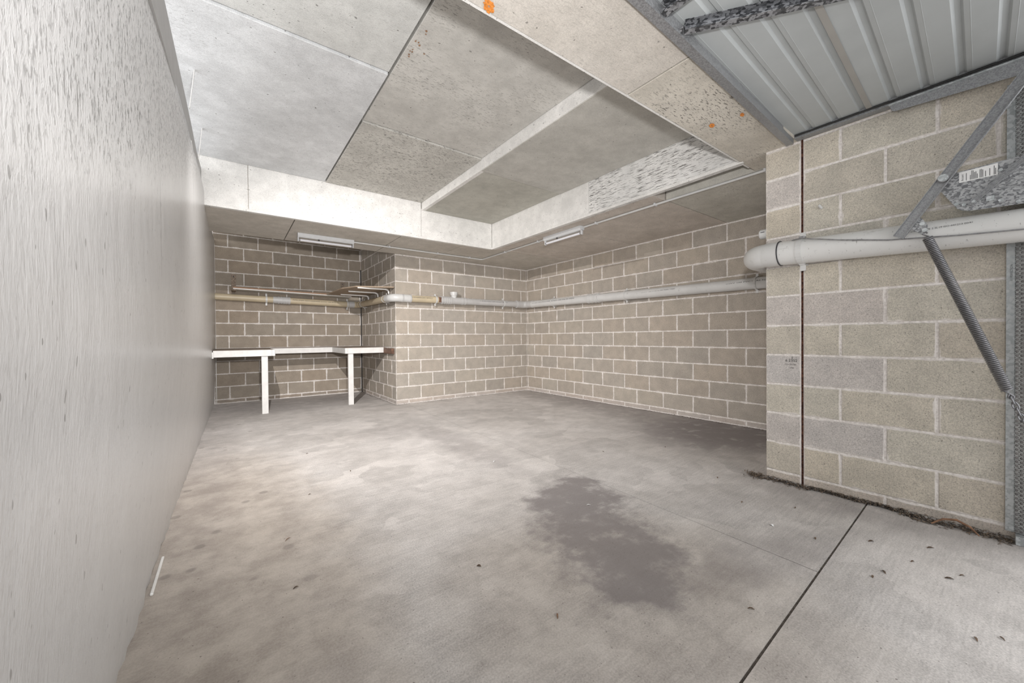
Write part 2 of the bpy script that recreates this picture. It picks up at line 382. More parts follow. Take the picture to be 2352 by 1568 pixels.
# ------------------------------------------------------------------ dimensions (metres, camera foot at the origin)
XL = -0.20          # painted wall
X2, Y1, Y3, X4 = 2.009, 7.523, 5.671, 4.5345
X5, Y5 = 3.0266, 1.098
ZC = 2.2755         # low soffit
ZH, ZM = 2.735, 2.63
YB, YF, XF, XS = 1.27, 4.594, 3.048, 1.985
zk = lambda k: 1.0669 + 0.2 * k

# ------------------------------------------------------------------ floor: slabs parted by saw cuts
floor = struct(box('floor', (-2.5, -4.0, -0.12), (5.2, 8.2, -0.005), M_groove, bev=0))
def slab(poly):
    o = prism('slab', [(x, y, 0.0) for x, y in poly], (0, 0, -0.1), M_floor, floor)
    return o
def yj(x): return 0.4435 + 0.0404 * x          # wide joint
def xj(y): return 1.9655 + 0.0332 * y          # thin joint
g, h = 0.0045, 0.0022
xc = 1.983
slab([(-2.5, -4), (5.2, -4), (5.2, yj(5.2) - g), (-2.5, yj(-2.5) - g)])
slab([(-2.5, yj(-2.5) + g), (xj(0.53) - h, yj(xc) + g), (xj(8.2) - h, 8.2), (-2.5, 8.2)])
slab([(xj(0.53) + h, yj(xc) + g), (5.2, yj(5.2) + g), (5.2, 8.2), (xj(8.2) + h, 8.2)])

# ------------------------------------------------------------------ block walls
BM = {}
def block_mesh(L, Hh, var):
    key = (round(L, 3), round(Hh, 3), var)
    if key in BM: return BM[key]
    rnd = random.Random(hash(key) & 0xffff)
    c, dp = 0.0035, 0.06; a, b = L / 2, Hh / 2
    j = lambda s=0.0016: rnd.uniform(-s, s)
    v = []
    for sx, sz in ((-1, -1), (1, -1), (1, 1), (-1, 1)): v.append((sx * (a - c) + j(), 0 + j(0.0006), sz * (b - c) + j()))
    for sx, sz in ((-1, -1), (1, -1), (1, 1), (-1, 1)): v.append((sx * a, c * 1.2, sz * b))
    for sx, sz in ((-1, -1), (1, -1), (1, 1), (-1, 1)): v.append((sx * a, dp, sz * b))
    f = [(0, 1, 2, 3)]
    for q in range(4):
        r = (q + 1) % 4
        f.append((q, q + 4, r + 4, r)); f.append((q + 4, q + 8, r + 8, r + 4))
    me = pyd(v, f, 'block'); 
    me.materials.append(M_block); BM[key] = me
    return me
def tint(base, amt=0.05):
    g = random.uniform(-amt, amt); w = random.uniform(-0.5, 0.5) * amt
    return (base[0] * (1 + g + w), base[1] * (1 + g), base[2] * (1 + g - w), 1)
JT = 0.011
def block_wall(name, origin, axis, length, perps, ks, tones, body, extra=None, foot=True, joint=JT, bodymat=None):
    """origin: start of the wall face at floor level; axis 'x' (runs +X, faces -Y) or 'y' (runs -Y, faces -X).
    perps(k) -> distances of vertical joints in the course whose top bed is k."""
    wall = struct(box(name, *body, bodymat or M_mortar, bev=0))
    rot = 0.0 if axis == 'x' else -PI / 2
    u = Vector((1, 0, 0)) if axis == 'x' else Vector((0, -1, 0))
    O = Vector(origin)
    for k in ks:
        z0, z1 = zk(k - 1), zk(k)
        zlo = z0 + joint / 2; zhi = z1 - joint / 2
        if k == -5: zlo = 0.012
        cuts = [0.0] + sorted(p for p in perps(k) if 0.015 < p < length - 0.015) + [length]
        for i, (s, e) in enumerate(zip(cuts, cuts[1:])):
            a = s + (joint / 2 if i else 0.002); b = e - (joint / 2 if i < len(cuts) - 2 else 0.002)
            if b - a < 0.02: continue
            L, Hh = b - a, zhi - zlo
            o = bpy.data.objects.new('block', block_mesh(L, Hh, random.randrange(3))); COL.objects.link(o)
            o.parent = wall
            p = O + u * ((a + b) / 2); p.z = (zlo + zhi) / 2
            o.location = p; o.rotation_euler = (0, 0, rot)
            o.color = tint(*tones(k, i)); o['block_length'] = L; o['block_height'] = Hh
    return wall
half = lambda first: (lambda k: [first[k % 2] + 0.4 * i for i in range(-2, 16)])
TAN, TANY, GREY, PINK = (0.465, 0.416, 0.36), (0.48, 0.43, 0.368), (0.445, 0.402, 0.352), (0.60, 0.56, 0.53)
def tone_back(k, i):
    r = random.random()
    if k <= -5: return ((0.55, 0.49, 0.445), 0.05)
    return (TAN if r < 0.6 else TANY if r < 0.82 else GREY, 0.035)
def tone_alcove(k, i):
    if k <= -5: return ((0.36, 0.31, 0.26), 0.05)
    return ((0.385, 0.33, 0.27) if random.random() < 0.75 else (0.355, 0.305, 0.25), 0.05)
def tone_front(k, i):
    if k <= -5: return ((0.55, 0.49, 0.43), 0.05)
    if k in (5, 3, 1, -1, -3) and i == 0: return (PINK, 0.03)
    if k in (1, -1, -3) and i == 1: return ((0.575, 0.535, 0.505), 0.03)
    return ((0.60, 0.555, 0.475) if random.random() < 0.6 else (0.57, 0.53, 0.46), 0.04)
mb = 0.0045     # mortar face lies this far behind the block face
KS = list(range(-5, 10))
L1 = X2 - XL
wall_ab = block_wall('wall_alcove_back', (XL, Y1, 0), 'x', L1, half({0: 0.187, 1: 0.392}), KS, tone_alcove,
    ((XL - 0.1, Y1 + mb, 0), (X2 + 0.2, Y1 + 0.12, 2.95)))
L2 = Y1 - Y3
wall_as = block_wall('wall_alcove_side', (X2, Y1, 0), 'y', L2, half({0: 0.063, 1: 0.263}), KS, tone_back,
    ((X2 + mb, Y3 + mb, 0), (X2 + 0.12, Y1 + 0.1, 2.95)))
L3 = X4 - X2
wall_b = block_wall('wall_back', (X2, Y3, 0), 'x', L3, half({0: 0.395, 1: 0.195}), list(range(-5, 7)), tone_back,
    ((X2 + mb + 0.12, Y3 + mb, 0), (X4 + 0.1, Y3 + 0.12, 2.95)))
L4 = Y3 - Y5
wall_r = block_wall('wall_right', (X4, Y3, 0), 'y', L4, half({0: 0.44, 1: 0.235}), list(range(-5, 7)), tone_back,
    ((X4 + mb, Y5 - 0.1, 0), (X4 + 0.12, Y3 - 0.001, 2.95)))
# entry wall: pier and main leaf either side of a control joint
JY0, JY1 = 0.893, 0.879
wall_e = block_wall('wall_entry', (X5, JY1, 0), 'y', JY1 + 0.10, lambda k: [JY1 - p for p in ((0.689, 0.289, -0.11) if k % 2 == 0 else (0.489, 0.089) if k >= 3 else (0.489,))],
    list(range(-5, 8)), lambda k, i: tone_front(k, i + 1), ((X5 + mb, -0.10, 0), (X5 + 0.19, JY1, 2.5)))
wall_p = block_wall('wall_pier', (X5, Y5, 0), 'y', Y5 - JY0, lambda k: [], list(range(-5, 7)), tone_front,
    ((X5 + mb, JY0, 0), (X5 + 0.19, Y5 - mb, 2.5)))
box('control_joint', (X5 + 0.012, JY1 - 0.001, 0), (X5 + 0.06, JY0 + 0.001, 2.4), M_rust, wall_p, bev=0)
struct(box('wall_pier_return', (X5 + 0.19, Y5 - 0.1, 0), (X4 + 0.1, Y5, 2.6), M_mortar, bev=0))
# black sealant in the alcove corner
box('corner_sealant', (X2 - 0.012, Y1 - 0.014, 0), (X2 + 0.004, Y1 + 0.004, 2.30), M_sealant, wall_ab, bev=0)

# ------------------------------------------------------------------ painted wall on the left
def xl(y, z):
    f = min(1.0, max(0.0, (y - 3.0) / 4.5))
    bot = -0.281 + (0.281 - 0.212) * f
    top = -0.203 + 0.025 * min(1.0, max(0.0, (y - 1.9) / 2.0))
    w = min(1.0, max(0.0, z / 1.0)) ** 0.8
    return bot * (1 - w) + top * w
def ztop(y):
    pts = [(-3, 2.05), (1.75, 2.14), (2.0, 2.2), (2.9, 2.285), (3.3, 2.29), (3.9, 2.345), (4.5, 2.39), (4.6, 2.35), (4.7, 2.29), (8, 2.6)]
    for (a, za), (b, zb) in zip(pts, pts[1:]):
        if y <= b: return za + (zb - za) * (y - a) / (b - a)
    return pts[-1][1]
vs, fs = [], []
ys = [-3 + 0.06 * i for i in range(177)]; ys = [y for y in ys if y < Y1 + 0.05] + [Y1 + 0.05]; nz = 40
rnd = random.Random(3)
rag = [rnd.uniform(-1, 1) for _ in ys]
for i, y in enumerate(ys):
    for j in range(nz + 1):
        z = ztop(y) * j / nz
        x = xl(y, z) + (0.006 * rag[i] if j == 0 else 0.002 * rag[i] if j == 1 else 0)
        vs.append((x, y, z + (0.008 * rag[(i * 7) % len(ys)] if j == nz and y < 4.5 else 0)))
for i in range(len(ys) - 1):
    for j in range(nz):
        a = i * (nz + 1) + j; fs.append((a, a + 1, a + nz + 2, a + nz + 1))
n0 = len(vs)
for i, y in enumerate(ys): vs.append((-0.42, y, 0)); vs.append((-0.42, y, ztop(y)))
for i in range(len(ys) - 1):
    a, b = i * (nz + 1) + nz, (i + 1) * (nz + 1) + nz
    fs.append((a, n0 + 2 * i + 1, n0 + 2 * i + 3, b)); fs.append((n0 + 2 * i, n0 + 2 * i + 2, n0 + 2 * i + 3, n0 + 2 * i + 1))
me = pyd(vs, fs, 'wall_left'); wall_l = struct(link('wall_left', me, M_left, smooth=True))
# grey flashing along its top, with two upright hanger straps
fl = [(1.0, 2.02, 2.30), (2.077, 2.18, 2.377), (3.087, 2.26, 2.463), (3.47, 2.27, 2.49), (3.911, 2.32, 2.506), (4.40, 2.36, 2.57), (4.585, 2.38, 2.60)]
poly = [(-0.196, y, b) for y, b, t in fl] + [(-0.196, y, t) for y, b, t in reversed(fl)]
prism('top_flashing', poly, (-0.02, 0, 0), M_flash, wall_l)
box('lath', (-0.20, 3.3, 2.30), (-0.188, 3.85, 2.325), M_whitepaint, wall_l)
for y0, zt in ((3.14, 2.72), (3.98, 2.725)):
    prism('hanger_strap', [(-0.185, y0, 2.46), (-0.185, y0 + 0.012, 2.46), (-0.160, y0 + 0.045, zt), (-0.160, y0 + 0.02, zt)], (-0.004, 0, 0), M_whitepaint, wall_l)
# white corner bead against the alcove
box('corner_bead', (XL + 0.016, Y1 - 0.02, 0.02), (XL + 0.024, Y1 - 0.004, 2.5), M_whitepaint, wall_l, bev=0)

# ------------------------------------------------------------------ ceiling: cast panels at three levels
ceil = struct(box('ceiling', (-2.5, 0.2, 3.00), (5.2, 8.2, 3.12), M_ceil, bev=0))
def panel(x0, x1, y0, y1, z, mat, col=(1, 1, 1), th=0.06, gap=0.005, name='panel', wear=0.3):
    dz = random.uniform(-0.002, 0.002)
    o = box(name, (x0 + gap, y0 + gap, z + dz), (x1 - gap, y1 - gap, z + th + 0.1), mat, ceil, bev=0.002)
    o.color = (*col, wear); return o
LIT_BLUE = (1.16, 1.195, 1.26)  # cool daylight on the left panels, painted into their tint; nearer one is weaker
panel(-0.8, 0.86, YB, 2.488, ZH - 0.001, M_ceil, (1.08, 1.10, 1.11), wear=0.2, gap=0.007)
panel(-0.8, 0.86, 2.488, YF, ZH - 0.010, M_ceil, LIT_BLUE, wear=0.0, gap=0.007)
panel(0.86, XS, YB, 3.138, ZH - 0.006, M_ceil, (0.99, 0.98, 0.96), gap=0.007, wear=0.5)
panel(0.86, XS, 3.138, YF, ZH - 0.014, M_ceil, (0.95, 0.94, 0.91), gap=0.007, wear=1.0)
panel(XS, XF, YB, 3.18, ZM - 0.004, M_ceil, (0.90, 0.89, 0.86), wear=0.1)
panel(XS, XF, 3.18, YF, ZM, M_ceil, (0.86, 0.855, 0.80), wear=0.2)
# near downstand beam, right soffit, far soffit
panel(-0.8, 1.708, 0.90, YB, ZC, M_soffit, (1.04, 1.03, 1.02), th=0.6)
panel(1.708, 3.3, 0.90, YB, ZC, M_soffit, (1.03, 1.02, 0.98), th=0.6, wear=0.7)
for a, b in ((0.95, 2.03), (2.03, 3.27), (3.27, 4.50), (4.50, YF)):
    panel(XF + 0.012 if a > 1.2 else 3.3, X4 + 0.05, a, b, ZC, M_soffit, (0.97 + 0.06 * (a > 2), 0.99, 0.97), th=0.4)
for a, b in ((-0.42, 0.572), (0.572, 1.735), (1.735, 2.60), (2.60, X4 + 0.05)):
    panel(a, b, YF + 0.012, Y3 + 0.004, ZC, M_soffit, (0.98, 0.97, 0.95), th=0.5)
panel(-0.5, X2 + 0.2, Y3 + 0.004, Y1 + 0.05, 2.88, M_soffit, th=0.1)
box('slab_over_door', (-2.5, -1.2, 2.40), (X5 + 0.2, 0.895, 2.60), M_soffit, ceil, bev=0)
# whitewashed vertical faces of the recess
def vface(name, a, b, z0, z1, axis, mat):
    if axis == 'x': return box(name, (a + 0.002, YF, z0), (b - 0.002, YF + 0.05, z1), mat, ceil, bev=0.002)
    return box(name, (XF, a + 0.002, z0), (XF + 0.05, b - 0.002, z1), mat, ceil, bev=0.002)
vface('fascia_panel', -0.42, 0.163, ZC - 0.004, ZH + 0.02, 'x', M_fascia)
vface('fascia_panel', 0.163, XS - 0.01, ZC - 0.004, ZH + 0.02, 'x', M_fascia)
vface('fascia_panel', XS - 0.01, XF, ZC - 0.004, ZM + 0.02, 'x', M_fascia)
vface('fascia_panel', 2.75, YF, ZC - 0.004, ZM + 0.02, 'y', M_fascia)
vface('fascia_panel', YB - 0.01, 2.75, ZC - 0.004, ZM + 0.02, 'y', M_grain)
box('step_face', (XS - 0.004, YB, ZM - 0.002), (XS + 0.04, YF, ZH + 0.03), M_fascia, ceil)
box('arris_lip', (-0.42, YF - 0.006, ZC - 0.006), (XF, YF + 0.012, ZC + 0.022), M_fascia, ceil)
box('arris_lip', (XF - 0.006, YB - 0.02, ZC - 0.006), (XF + 0.014, YF, ZC + 0.02), M_fascia, ceil)
box('arris_lip', (-0.42, YB - 0.004, ZC + 0.002), (3.2, YB + 0.008, ZC + 0.02), M_fascia, ceil, bev=0)
# orange spray marks
def splat(x, y, rx, ry, seed, ang=0):
    r_ = random.Random(seed); ca, sa = math.cos(ang), math.sin(ang); n = 26; outer, inner = [], []
    for i in range(n):
        t = 2 * PI * i / n; k = r_.uniform(0.75, 1.15)
        for lst, q in ((outer, k), (inner, 0.18 * r_.uniform(0.3, 1.6))):
            a, b = rx * q * math.cos(t), ry * q * math.sin(t); lst.append((x + a * ca - b * sa, y + a * sa + b * ca, ZC - 0.0035))
    me = pyd(outer + inner, [(i, (i + 1) % n, n + (i + 1) % n, n + i) for i in range(n)], 'spray_mark'); link('spray_mark', me, M_orange, ceil)
splat(0.815, 1.235, 0.035, 0.02, 1, 0.8); splat(2.361, 1.143, 0.028, 0.014, 2, 0.3); splat(2.391, 0.985, 0.022, 0.010, 3, 0.3)

rr = random.Random(21)
for i in range(14):
    x, y, q = 0.885 + abs(rr.gauss(0, 0.025)), 2.13 + rr.gauss(0, 0.06), rr.uniform(0.003, 0.008); zz = ZH - 0.0105
    link('rust_spot', pyd([(x + q * rr.uniform(0.6, 1.2) * math.cos(a), y + q * rr.uniform(0.6, 1.2) * math.sin(a), zz) for a in [k * PI / 3.5 for k in range(7)]], [tuple(range(7))]), M_chip, ceil)
box('edge_gap', (1.30, YB + 0.0085, ZC + 0.012), (1.50, YB + 0.010, ZC + 0.034), M_sealant, ceil, bev=0)
# ------------------------------------------------------------------ drain pipe round the room
dp = thing('drain_pipe', 'long plastic drain pipe clipped round the alcove, back and right block walls', 'pipe')
r1, r2 = 0.052, 0.062
YP1, XP2, YP3, XP4 = Y1 - 0.075, X2 - 0.072, Y3 - 0.08, X4 - 0.085
tube('cream_pipe', [(-0.195, YP1, 1.676), (1.80, YP1, 1.636)], r1, M_cream, dp)
e = 0.09
tube('bend', [(1.76, YP1, 1.636)] + arc((XP2 - e, YP1 - e, 1.634), (0, e, 0), (e, 0, 0)) + [(XP2, YP1 - e - 0.06, 1.633)], r1 + 0.005, M_cream, dp)
tube('cream_pipe', [(XP2, YP1 - 0.14, 1.632), (XP2, YP3 + 0.17, 1.612)], r1, M_cream, dp)
tube('elbow', [(XP2, YP3 + 0.24, 1.611)] + arc((XP2 + 0.1, YP3 + 0.1, 1.609), (-0.1, 0, 0), (0, -0.1, 0)) + [(XP2 + 0.26, YP3, 1.607)], r1 + 0.007, M_pvc, dp)
for x in (XP2 + 0.15, XP2 + 0.27): tube('socket_rim', [(x - 0.012, YP3, 1.607), (x + 0.012, YP3, 1.607)], r1 + 0.011, M_pvc2, dp)
tube('cream_pipe', [(XP2 + 0.2, YP3, 1.607), (2.68, YP3, 1.609)], r1 + 0.001, M_cream, dp)
box('timber_packer', (2.665, YP3 - 0.056, 1.57), (2.705, YP3 - 0.03, 1.65), M_brown, dp)
tube('white_pipe', [(2.68, YP3, 1.609), (XP4 - 0.05, YP3, 1.612)], r1 + 0.002, M_pvc2, dp)
# expansion coupling rings and inspection tee
for x in (2.735, 2.78, 2.815, 2.85, 2.885): tube('coupling_ring', [(x - 0.009, YP3, 1.61), (x + 0.009, YP3, 1.61)], r1 + 0.013, M_pvc2, dp)
tube('coupling_sleeve', [(2.72, YP3, 1.61), (3.16, YP3, 1.61)], r1 + 0.007, M_pvc2, dp)
for x in (3.10, 3.155): tube('coupling_ring', [(x - 0.007, YP3, 1.61), (x + 0.007, YP3, 1.61)], r1 + 0.012, M_pvc2, dp)
tube('branch', [(2.955, YP3, 1.61), (2.955, YP3, 1.672), (2.955, YP3, 1.70), (2.955, YP3, 1.701), (2.955, YP3, 1.745)], [0.035, 0.045, 0.052, 0.060, 0.060], M_pvc, dp)
tube('branch_cap', [(2.955, YP3, 1.722), (2.955, YP3, 1.75)], 0.066, M_pvc, dp)
e = 0.1
tube('bend', [(XP4 - e - 0.1, YP3, 1.612)] + arc((XP4 - e, YP3 - e, 1.611), (0, e, 0), (e, 0, 0)) + [(XP4, YP3 - e - 0.1, 1.609)], r2 + 0.002, M_pvc2, dp)
for a, b in (((XP4 - 0.22, YP3, 1.612), (XP4 - 0.19, YP3, 1.612)), ((XP4, YP3 - 0.19, 1.608), (XP4, YP3 - 0.22, 1.608))): tube('socket_rim', [a, b], r2 + 0.006, M_pvc2, dp)
zp4 = lambda y: 1.61 - 0.07 * (YP3 - y) / (YP3 - 1.1)
tube('white_pipe', [(XP4, YP3 - 0.19, zp4(5.4)), (XP4, 1.10, zp4(1.1))], r2, M_pvc, dp)
tube('coupling_sleeve', [(XP4, 4.02, zp4(4.02)), (XP4, 3.82, zp4(3.82))], r2 + 0.005, M_pvc, dp)
for y in (4.02, 3.96, 3.88, 3.82): tube('coupling_ring', [(XP4, y + 0.008, zp4(y)), (XP4, y - 0.008, zp4(y))], r2 + 0.010, M_pvc, dp)
for x in (0.66, 0.70, 0.735, 0.77, 0.81): tube('coupling_ring', [(x - 0.012, YP1, 1.672 - 0.02 * x), (x + 0.012, YP1, 1.672 - 0.02 * x)], r1 + 0.010, M_pvc2, dp)
tube('coupling_sleeve', [(0.58, YP1, 1.6605), (0.83, YP1, 1.6555)], r1 + 0.005, M_pvc2, dp)
tube('coupling_sleeve', [(1.76, YP1, 1.6365), (1.86, YP1, 1.636)], r1 + 0.008, M_pvc2, dp)
def saddle(c, axis, r, wall, parent, mat, w=0.024, tab=0.05):
    """strap round the pipe with two screw tabs on the wall. axis 'x' / 'y' = pipe direction; wall = signed unit to wall"""
    c = Vector(c); n = Vector(wall); t = Vector((1, 0, 0)) if axis == 'x' else Vector((0, 1, 0))
    bm = bmesh.new(); N = 14; ring = []
    for i in range(N + 1):
        a = -PI / 2 - 0.25 + (PI + 0.5) * i / N
        d = -n * math.cos(a) + Vector((0, 0, 1)) * math.sin(a)
        row = [bm.verts.new(c + d * q + t * s) for q, s in ((r + 0.001, -w / 2), (r + 0.005, -w / 2), (r + 0.005, w / 2), (r + 0.001, w / 2))]
        ring.append(row)
    for p_, q_ in zip(ring, ring[1:]):
        for k in range(4): bm.faces.new((p_[k], p_[(k + 1) % 4], q_[(k + 1) % 4], q_[k]))
    bm.faces.new(ring[0]); bm.faces.new(ring[-1][::-1])
    wd = 0.075
    for s in (1, -1):
        zc_ = c.z + s * (r + 0.004)
        base = c + n * wd; base.z = zc_ + s * tab * 0.25
        lo = Vector((c.x, c.y, zc_)) - t * (w / 2); hi = base + t * (w / 2); hi.z = zc_ + s * 0.006
        add_box(bm, [min(a, b) for a, b in zip(lo, hi)], [max(a, b) for a, b in zip(lo, hi)])
        p0 = c + n * 0.02 - t * (w / 2); p1 = c + n * 0.026 + t * (w / 2); p0.z = zc_; p1.z = zc_ + s * tab * 0.7
        add_box(bm, [min(a, b) for a, b in zip(p0, p1)], [max(a, b) for a, b in zip(p0, p1)])
    return link('pipe_clip', bmk(bm), mat, parent)
for x in (0.488, 1.742): saddle((x, YP1, 1.672 - 0.02 * x), 'x', r1, (0, 1, 0), dp, M_pvc, tab=0.06)
for y in (7.15, 5.93): saddle((XP2, y, 1.612 + 0.0108 * (y - 5.7)), 'y', r1, (1, 0, 0), dp, M_pvc)
for x in (2.63, 3.94): saddle((x, YP3, 1.61), 'x', r1 + 0.003, (0, 1, 0), dp, M_pvc)
for y in (4.83, 3.34, 1.70): saddle((XP4, y, zp4(y)), 'y', r2, (1, 0, 0), dp, M_pvc)
pipe_text('pipe_print', 'PIPELINES NOVADRAIN DWV 100 PVC U', 0.026, (0.86, YP1, 1.655), (1, 0, -0.02), (0, -1, 0), r1, 0.10, M_ink, dp, 1.55)
pipe_text('pipe_print', 'ES NOVADRAIN DWV 100 PVC U', 0.026, (2.21, YP3, 1.608), (1, 0, 0), (0, -1, 0), r1 + 0.001, 0.15, M_ink, dp, 0.9)
pipe_text('pipe_print', 'A 100 DWV A SN 6 100MM PIPE DWV 100 PVC U', 0.022, (3.42, YP3, 1.611), (1, 0, 0), (0, -1, 0), r1 + 0.002, 0.15, M_ink, dp, 1.25)
pipe_text('pipe_print', 'DN100 DWV PVCU PIPE AS-NZS-1260 SN6 00-10-LN', 0.022, (XP4, 5.33, zp4(5.0)), (0, -1, 0), (-1, 0, 0), r2, 0.15, M_ink, dp, 2.1)
pipe_text('pipe_print', 'DWV 100 PVC U AS NZS 1260', 0.018, (XP4, 3.05, zp4(2.7)), (0, -1, 0), (-1, 0, 0), r2, 0.2, M_ink, dp, 2.0)
pipe_text('pipe_print', 'DWV 100 PVC U AS NZS', 0.018, (XP4, 1.98, zp4(1.8)), (0, -1, 0), (-1, 0, 0), r2, 0.2, M_ink, dp, 2.2)

# ------------------------------------------------------------------ large pipe on the entry wall
bp = thing('waste_pipe', 'thick white waste pipe with an elbow strapped across the entry pier', 'pipe')
r5 = 0.076; XP5 = X5 - 0.092; zp5 = lambda y: 1.495 + 0.045 * y
tube('white_pipe', [(XP5, 1.0, zp5(1.0)), (XP5, 0.004, zp5(0.0))], r5, M_scuff, bp, seg=32)
tube('elbow', [(XP5, 0.975, zp5(1)), (XP5, 1.055, zp5(1)), (XP5, 1.06, zp5(1))] + arc((XP5 + 0.09, 1.06, zp5(1)), (-0.09, 0, 0), (0, 0.09, 0), 12)[1:] + [(3.20, 1.15, zp5(1))], [r5 + 0.004] * 2 + [r5 + 0.001] * 14, M_pvc, bp, seg=32)
tube('socket_rim', [(XP5, 0.978, zp5(1)), (XP5, 0.972, zp5(1))], r5 + 0.006, M_black, bp, seg=32)
saddle((XP5, 0.86, zp5(0.86)), 'y', r5, (1, 0, 0), bp, M_pvc, 0.03, 0.06)
pipe_text('pipe_print', 'QUALITY DWV 150 SN6 GR PIPE 2 SL19 ISO-041213 00:41', 0.0125, (XP5, 0.485, zp5(0.3)), (0, -1, 0), (-1, 0, 0), r5, 0.28, M_ink, bp, 1.05)
pipe_text('pipe_print', 'AUSTRALIA', 0.0125, (XP5, 0.60, zp5(0.6)), (0, -1, 0), (-1, 0, 0), r5, 0.12, M_ink, bp, 0.7)
cb = tag(tube('cable', [(XP5 + 0.03, 0.95, 1.603), (XP5 - 0.03, 0.90, 1.608), (XP5 - 0.055, 0.85, 1.606), (XP5 - 0.072, 0.80, 1.590), (XP5 - 0.082, 0.65, 1.550),
    (XP5 - 0.0815, 0.45, 1.507), (XP5 - 0.0815, 0.2, 1.478), (XP5 - 0.0815, 0.004, 1.463)], 0.0035, M_steel, seg=8), 'thin grey cable stretched along the front of the thick waste pipe', 'cable')
box('cable_clamp', (XP5 - 0.04, 0.835, 1.608), (XP5, 0.865, 1.622), M_steel, cb)

# ------------------------------------------------------------------ batten lights and conduit
def batten(label, loc, rz):
    t = thing('batten_light', label, 'light fitting', 'fluorescent battens under the low soffit'); t.location = loc; t.rotation_euler = (0, 0, rz)
    L = 0.64
    bm = bmesh.new()
    prof = [(-0.036, 0), (-0.036, -0.034), (-0.022, -0.048), (0.022, -0.048), (0.036, -0.034), (0.036, 0)]
    a = [bm.verts.new((0, y, z)) for y, z in prof]; b = [bm.verts.new((L, y, z)) for y, z in prof]
    for i in range(6): bm.faces.new((a[i], a[(i + 1) % 6], b[(i + 1) % 6], b[i]))
    bm.faces.new(a); bm.faces.new(b)
    link('body', bmk(bm), M_batten, t)
    tube('tube', [(0.02, 0, -0.078), (L - 0.02, 0, -0.078)], 0.0135, M_tube, t, seg=16)
    for x, s in ((0.0, 1), (L, -1)):
        bm = bmesh.new(); xs = sorted((x, x + s * 0.014)); add_box(bm, (xs[0], -0.016, -0.097), (xs[1], 0.016, -0.04), 0.004)
        lh = link('lamp_holder', bmk(bm), M_batten, t)
        tube('tube_cap', [(x + s * 0.014, 0, -0.078), (x + s * 0.030, 0, -0.078)], 0.0145, M_steel, lh, seg=14)
    tube('starter', [(L * 0.36, -0.012, -0.045), (L * 0.36, -0.012, -0.062)], 0.010, M_black, t, seg=12)
    return t
batten('white batten light on the far soffit above the workbench alcove', (0.665, 5.215, ZC), 0.0)
batten('white batten light on the right soffit beside the recess, near the right block wall', (3.268, 3.69, ZC), -PI / 2)
cd = thing('conduit', 'thin white electrical conduit running along the soffit between the two batten lights', 'conduit')
zc_ = ZC - 0.013
tube('conduit_tube', [(1.305, 5.235, zc_), (3.22, 5.245, zc_)] + arc((3.245, 5.205, zc_), (0, 0.04, 0), (0.04, 0, 0)) + [(3.285, 3.70, zc_)], 0.0105, M_pvc, cd, seg=10)
tube('conduit_tube', [(3.285, 3.04, zc_), (3.295, 2.0, zc_), (3.31, Y5 + 0.002, zc_)], 0.0105, M_pvc, cd, seg=10)
for p in ((1.78, 5.238), (2.5, 5.24), (3.05, 5.244)): box('saddle', (p[0] - 0.009, p[1] - 0.022, ZC - 0.0255), (p[0] + 0.009, p[1] + 0.022, ZC), M_batten, cd)
for p in ((3.286, 4.6), (3.286, 3.85), (3.29, 2.86), (3.295, 2.13), (3.31, 1.2)): box('saddle', (p[0] - 0.022, p[1] - 0.009, ZC - 0.0255), (p[0] + 0.022, p[1] + 0.009, ZC), M_batten, cd)

# ------------------------------------------------------------------ workbench
wb = thing('workbench', 'white edged U-shaped workbench fitted into the block alcove on two legs', 'workbench')
ZT = 0.868; YFt, YMid = 6.12, 7.02
poly = [(XL + 0.024, Y1 - 0.004), (XL + 0.024, YFt), (0.478, YFt), (0.478, YMid), (1.405, YMid), (1.405, YFt), (X2 - 0.012, YFt), (X2 - 0.012, Y1 - 0.003)]
prism('worktop', [(x, y, ZT) for x, y in poly], (0, 0, -0.018), M_board, wb)
def fas(x0, x1, y0, y1): box('fascia', (x0, y0, ZT - 0.088), (x1, y1, ZT - 0.004), M_whitepaint, wb)
fas(XL + 0.024, 0.452, YFt - 0.020, YFt); fas(0.4525, 0.490, YFt - 0.024, YFt + 0.03); fas(0.478, 0.497, YFt + 0.03, YMid)
fas(0.497, 1.388, YMid - 0.020, YMid); fas(1.386, 1.405, YFt, YMid - 0.02); fas(1.386, 1.425, YFt - 0.024, YFt); fas(1.425, X2 - 0.045, YFt - 0.020, YFt)
for x in (0.335, 1.437): 
    lg = box('leg', (x, YFt + 0.004, 0), (x + 0.074, YFt + 0.05, ZT - 0.02), M_whitepaint, wb, bev=0.003)
box('wall_cleat', (X2 - 0.044, 5.735, ZT - 0.098), (X2 - 0.003, Y1 - 0.01, ZT - 0.019), M_brown, wb)
box('end_bracket', (XL + 0.014, YFt - 0.075, ZT - 0.10), (XL + 0.030, YFt - 0.026, ZT - 0.02), M_whitepaint, wb)

